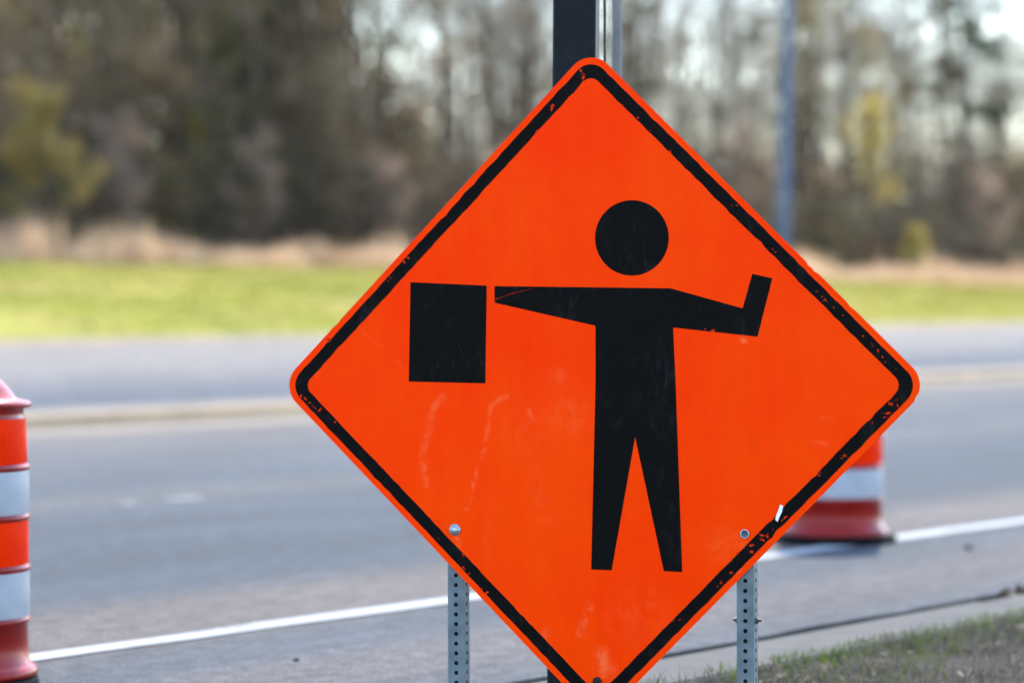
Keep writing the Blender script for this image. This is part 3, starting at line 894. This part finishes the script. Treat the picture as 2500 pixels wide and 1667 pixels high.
def tree_meshes(lines, bark, twig, leaf=None, nleaf=0, size=.08, lv=3, seed=1, spread=.15, zmin=-99):
    tv, tf = tubes({0: lines[0]}, {0: 8})
    tm = mesh_np("trunk", tv, tf, [bark], True)
    cv, cf = tubes({k: lines[k] for k in (1, 2, 3, 4) if lines[k]}, {1: 5, 2: 4, 3: 3, 4: 3})
    fm = np.zeros(len(cf), int)
    if leaf is not None:
        rng = np.random.default_rng(seed)
        ends = np.array([p[rng.integers(1, len(p))] for p, _ in lines[lv] for _ in range(nleaf)])
        ends = ends[ends[:, 2] > zmin] if len(ends) else ends
        ends = ends + rng.normal(0, spread, ends.shape)
        lvv, lff = leafquads(ends, size, rng)
        cf = np.concatenate([cf, lff + len(cv)]); fm = np.concatenate([fm, np.ones(len(lff), int)])
        cv = np.concatenate([cv, lvv])
    cm = mesh_np("crown", cv, cf, [twig] + ([leaf] if leaf else []), False, fm)
    return tm, cm


def plant(ms, name, u, s, label, cat="tree", group=None, sc=1.0, scz=None, rz=0.0):
    x, y = us(u, s)
    r = empty(name, (x, y, float(zg(u, s)) - .05), (0, 0, rz))
    r.scale = (sc, sc, scz or sc)
    tag(r, label, cat, group)
    add("trunk", ms[0], r); add("crown", ms[1], r)
    return r


bare = [tree_meshes(grow(11 + q, H, r0, n1, lo, sp, l1, 6, 6, .13, 2), BARK, TWIG)
        for q, (H, r0, n1, lo, sp, l1) in enumerate(((17, .20, 15, .22, 48, .34), (15, .15, 13, .18, 58, .36), (19, .24, 17, .30, 44, .32), (13, .12, 14, .12, 50, .38), (16, .17, 14, .15, 62, .30)))]
olive = [tree_meshes(grow(31 + q, 15, .2, 14, .15, 55, .32, 6, 5, .13), BARK, TWIG, OLIVE, 9, .13, 3, 5 + q, .22) for q in range(2)]
sparse = [tree_meshes(grow(41 + q, 15, .18, 15, .2, 50, .33, 6, 6, .13, 1), BARK, TWIG, SPARSE, 3, .085, 3, 9 + q, .2) for q in range(2)]

WITHER = mat_leaf("withered_leaves", (0.115, 0.085, 0.048), (0.27, 0.205, 0.125), .5, .5)
PALEL = mat_leaf("pale_buds", (0.20, 0.18, 0.13), (0.34, 0.30, 0.23), .5, .5)
haze_ = [tree_meshes(grow(51 + q, 14, .16, 15, .12, 52, .33, 6, 6, .13, 1), BARK, TWIG, WITHER, 6, .10, 3, 19 + q, .25) for q in range(2)]
haze_ += [tree_meshes(grow(56 + q, 15, .13, 15, .2, 50, .33, 6, 6, .13, 2), BARK, TWIG, PALEL, 3, .06, 3, 29 + q, .25) for q in range(2)]


def conifer(seed, H, r0, lo, nb, bl, droop, leaf, per, size, dens):
    r = random.Random(seed); rng = np.random.default_rng(seed)
    lines = {0: [], 1: [], 2: [], 3: [], 4: []}
    tp = [Vector((r.gauss(0, .06) * i, r.gauss(0, .06) * i, -.3 + H * i / 8)) for i in range(9)]
    lines[0].append((tp, [r0 * (1 - .93 * i / 8) for i in range(9)]))
    cs = []
    for i in range(nb):
        t = lo + (1 - lo) * (i + r.random()) / nb
        x = min(t, .985) * 8; k = int(x); p = tp[k].lerp(tp[k + 1], x - k)
        L = bl * (1.12 - t) ** .8 * r.uniform(.6, 1.2); a = r.random() * 6.283
        pts = [p + Vector((math.cos(a), math.sin(a), 0)) * L * q / 4 + Vector((0, 0, L * (.12 * q / 4 - droop * (q / 4) ** 2))) for q in range(5)]
        lines[1].append((pts, [.045, .035, .025, .015, .008]))
        for j in range(per):
            q = r.uniform(.25, 1) * 3.99; c_ = pts[int(q)].lerp(pts[int(q) + 1], q - int(q))
            side = Vector((r.gauss(0, .22 * L / 2), r.gauss(0, .22 * L / 2), r.gauss(0, .10)))
            lines[2].append(([c_, c_ + side], [.01, .005]))
            for w_ in range(dens):
                cs.append(np.array(c_ + side * r.random()) + rng.normal(0, .12, 3))
    tv, tf = tubes({0: lines[0]}, {0: 8}); tm = mesh_np("trunk", tv, tf, [BARK], True)
    cv, cf = tubes({1: lines[1], 2: lines[2]}, {1: 4, 2: 3})
    lv_, lf_ = leafquads(np.array(cs), size, rng)
    cm = mesh_np("crown", np.concatenate([cv, lv_]), np.concatenate([cf, lf_ + len(cv)]), [BARK, leaf], False, np.concatenate([np.zeros(len(cf), int), np.ones(len(lf_), int)]))
    return tm, cm


cedar = conifer(5, 16, .2, .06, 90, 2.6, .15, DKGREEN, 12, .13, 8)
pine = [conifer(6 + q, 19, .22, .40, 34, 4.2, .28, PINEG, 11, .13, 9) for q in range(2)]

R = random.Random(21)
BG = "bare winter trees of the wood beyond the road"
bl_left = "bare grey winter tree in the dark wood left of the sign"
bl_mid = "bare pale winter tree against the sky right above the sign"
bl_right = "bare winter tree in the wood right of the light pole"
spots = []
for _ in range(16): spots.append((R.uniform(54, 78), R.uniform(55, 70), 0))
for _ in range(17): spots.append((R.uniform(80, 112), R.uniform(56, 82), 1))
for _ in range(20): spots.append((R.uniform(104, 140), R.uniform(57, 80), 2))
spots += [(90.5, 59.5, 1), (92.6, 61.5, 1), (94.4, 58.6, 1), (96.2, 62.0, 1), (97.8, 60.2, 1), (99.6, 63.5, 1), (101.5, 70, 1), (104, 74, 1)]
for u, s, z in spots:
    plant(bare[R.randrange(5)], "bare_tree", u, s, (bl_left, bl_mid, bl_right)[z], "tree", ("bare trees in the dark wood at left", "bare trees against the sky", "bare trees at right")[z],
          R.uniform(.8, 1.15), None, R.random() * 6.28)

plant(olive[0], "leafy_tree", 66.5, 60, "olive green leafy tree high in the wood left of the sign", rz=.3, sc=1.05)
plant(olive[1], "leafy_tree", 61.0, 66, "dull green leafy tree at the top left of the wood", rz=1.3, sc=1.0)
plant(sparse[0], "leafy_tree", 73.5, 57.5, "thinly leaved grey green tree just left of the black post", rz=2.0, sc=1.0)
plant(cedar, "cedar_tree", 72.0, 61, "dark green cedar at the top of the wood left of the sign", sc=1.0, rz=.7)
plant(cedar, "cedar_tree", 77.5, 68, "dark cedar half hidden in the wood behind the sign's left edge", sc=1.05, rz=2.7)
plant(pine[0], "pine_tree", 119.5, 61, "dark green pine with drooping boughs at the top right corner", rz=.4, sc=1.0)
plant(pine[1], "pine_tree", 113.0, 66, "thin pine with sky gaps right of the light pole", rz=2.4, sc=.95)
plant(pine[0], "pine_tree", 127.5, 60, "dark pine half cut off by the right edge of the photo", rz=3.4, sc=1.02)

for k, (u, s) in enumerate(((54.5, 58), (57.5, 61), (60, 57), (63, 59), (65, 63), (69, 57.5), (70.5, 65), (75.5, 61), (58, 67), (67, 68))):
    plant(haze_[k % 2], "brown_tree", u, s, "brown tree with withered leaves in the wood left of the sign", "tree", "withered brown trees at left", R.uniform(.85, 1.1), None, R.random() * 6.28)
for k, (u, s) in enumerate(((83, 60), (87, 63), (91, 59.5), (95, 64), (99, 62), (94, 70), (105, 63), (111, 60.5), (116, 64), (122, 66), (125, 62), (131, 65))):
    plant(haze_[2 + k % 2], "pale_tree", u, s, "pale thin twigged tree in front of the bright sky", "tree", "pale thin twigged trees at right", R.uniform(.8, 1.05), None, R.random() * 6.28)

plant(pine[1], "pine_tree", 122.5, 57.5, "tall dark pine left of the corner pine at the top right", rz=5.0, sc=.98)
plant(pine[1], "pine_tree", 133.0, 68, "far dark pine between the two corner pines", rz=1.1, sc=1.15)
plant(pine[0], "pine_tree", 109.5, 72, "far dark pine seen between the ochre trees at right", rz=.1, sc=1.1)

shrubs_ = [tree_meshes(grow(61 + q, 4.2, .05, 13, .04, 46, .5, 6, 6, .16, 1), BARK, TWIG, (PINKISH, WITHER)[q], 5, .065, 3, 39 + q, .16) for q in range(2)]  # shrubs added to vary the light across the wood
for k, (u, s_, sc_) in enumerate(((57.8, 54.4, .85), (60.2, 55.6, 1.25), (63.6, 54.6, .8), (66.8, 55.4, 1.2), (69.4, 54.5, .75), (72.0, 55.6, 1.1), (75.2, 54.6, .85), (78.4, 55.4, 1.0), (92, 56, 1.2), (96, 55, .9), (109, 55, 1.0), (114, 56, 1.2))):
    plant(shrubs_[k % 2], "twiggy_shrub", u, s_, "twiggy pinkish brown shrub added at the foot of the wood for mottled light", "shrub", "twiggy shrubs along the wood's edge", sc_, None, R.random() * 6.28)

# the yellowing small tree at the left edge, the forked sapling and the yellow shrub at right
yt = grow(71, 6.6, .11, 13, .25, 62, .46, 6, 6, .16, 1)
plant(tree_meshes(yt, BARK, TWIG, OCHRE, 13, .08, 3, 3, .16, 1.8), "budding_tree", 54.2, 53.4, "small tree with yellowish buds arching at the left edge", sc=.64, rz=2.2)
sp = grow(83, 7.2, .10, 9, .42, 42, .36, 5, 5, .14)
plant(tree_meshes(sp, PALEBARK, PALEBARK, YELLOW, 7, .075, 3, 4, .16), "sapling", 102.9, 57.0, "forked sapling with a tan trunk and yellow leaves right of the light pole", sc=1.0, rz=.4)
sh = grow(91, 2.2, .04, 12, .05, 38, .5, 5, 5, .14)
shm = tree_meshes(sh, PALEBARK, PALEBARK, YELLOW, 8, .06, 3, 6, .08)
plant(shm, "yellow_shrub", 100.6, 53.6, "low bright yellow shrub in the dry grass at right", "shrub", sc=1.0)
sh2 = tree_meshes(grow(92, 1.9, .04, 10, .05, 30, .5, 5, 5, .14), PALEBARK, PALEBARK, TANLEAF, 6, .06, 3, 6, .08)
plant(sh2, "tan_shrub", 98.1, 53.8, "low tan shrub left of the bright yellow shrub", "shrub", sc=.95)
sp2 = tree_meshes(grow(97, 12, .12, 14, .3, 50, .3, 5, 6, .13), BARK, TWIG, OCHRE, 3, .08, 3, 8, .2)
plant(sp2, "leafy_tree", 104.5, 60.0, "tall thin tree with ochre leaves just right of the light pole", sc=1.0, rz=1.0)
plant(sp2, "leafy_tree", 108.5, 60.5, "tall thin tree with ochre leaves below the sky gaps at right", sc=.9, rz=4.0)


# brush under and behind the trees: one tangled mass of stems and dead leaves
def brush(name, n, ns, ufun, zfun, mats, label, seed, size=.11, holes=None):
    rng = np.random.default_rng(seed)
    u, s = ufun(n, rng)
    zt = zfun(u, s)
    c_ = np.stack([u, s, zg(u, s) + zt * rng.random(n) ** 1.15], 1)
    if holes is not None:                  # gaps where the sky shows through
        zz = c_[:, 2]
        g_ = patchy(u, zz, 1.3, seed + 5) + patchy(u, zz, 2.8, seed + 2) * .9
        kp = g_ > np.interp(zz, [4, 9, 30], [-9, *holes]) + .15 * rng.random(n)
        c_, u = c_[kp], u[kp]; n = len(c_)
    v, f = leafquads(c_, size, rng)
    fm = (rng.random(n) < np.clip(.5 + .5 * patchy(u, c_[:, 2], .5, seed), 0, 1)).astype(int)
    u2, s2 = ufun(ns, rng); z2 = zg(u2, s2); h = zfun(u2, s2) * (.5 + .6 * rng.random(ns))
    p0 = np.stack([u2, s2, z2 - .1], 1); p1 = p0 + np.stack([rng.normal(0, .14, ns) * h, rng.normal(0, .14, ns) * h, h], 1)
    pm = (p0 + p1) / 2 + rng.normal(0, .08, (ns, 3)) * h[:, None]
    r_ = (.012 + .022 * rng.random(ns))[:, None]
    tri = np.array([[1, 0, 0], [-.5, .87, 0], [-.5, -.87, 0]])
    sv_ = np.stack([p0[:, None] + tri * r_[:, None], pm[:, None] + tri * r_[:, None] * .8, p1[:, None] + tri * r_[:, None] * .35], 1).reshape(-1, 3)
    k = np.arange(ns)[:, None, None] * 9 + len(v)
    q = np.array([[a * 3 + b, a * 3 + (b + 1) % 3, a * 3 + 3 + (b + 1) % 3, a * 3 + 3 + b] for a in (0, 1) for b in range(3)])[None]
    sf = (k + q).reshape(-1, 4)
    o = add(name, mesh_np(name, np.concatenate([v, sv_]), np.concatenate([f, sf]), mats, False, np.concatenate([fm, np.full(len(sf), 2)])), None, None, (0, 0, THETA))
    tag(o, label, kind="stuff")
    return o


DULL = mat_leaf("dull_brush_leaves", (0.06, 0.045, 0.032), (0.17, 0.13, 0.092), .35, .3)
DULLG = mat_leaf("green_brush_leaves", (0.04, 0.039, 0.015), (0.12, 0.11, 0.045), .35, .4)
brush("undergrowth", 72000, 3000, lambda n, r: (26 + 130 * r.random(n), 54 + 9 * r.random(n) ** 1.3),
      lambda u, s: 1.0 + 2.3 * np.clip(.55 + .5 * patchy(u, s * 0, .35, 11), .15, 1) * np.interp(u, [60, 80, 100, 140], [1.25, 1.1, .9, 1.0]),
      [DULL, DULLG, BARK], "dark tangle of undergrowth at the foot of the wood", 31)
brush("distant_wood", 125000, 2100, lambda n, r: (24 + 84 * r.random(n), 70 + 16 * r.random(n)),
      lambda u, s: 15.5 * np.clip((107 - u - (85 - s) * .8) / 8, .2, 1) * (.85 + .15 * patchy(u, s * 0, .6, 13)), [DULLG, DULL, BARK], "dense grey green wood closing the view at left", 37, .20)
brush("distant_wood", 52000, 1800, lambda n, r: (98 + 85 * r.random(n), 74 + 16 * r.random(n)),
      lambda u, s: 6.8 + 2.2 * patchy(u, s * 0, .25, 17), [DULL, DULLG, BARK], "low grey brown wood closing the view at right", 41, .17)
FLAREB = mat_leaf("flare_pale_twigs", (0.32, 0.265, 0.20), (0.52, 0.445, 0.34), .3, .55)  # twig colour lightened to imitate flare from the bright sky
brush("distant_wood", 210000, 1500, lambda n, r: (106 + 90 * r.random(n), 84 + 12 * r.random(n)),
      lambda u, s: 26.0 * (.86 + .14 * patchy(u, s * 0, .5, 23)) * np.interp(u, [106, 112, 150, 165, 196], [.75, 1, 1, .92, .92]), [FLAREB, DULL, BARK], "twigs of the far wood behind the light pole, coloured pale for flare", 47, .074, (-.45, .1))
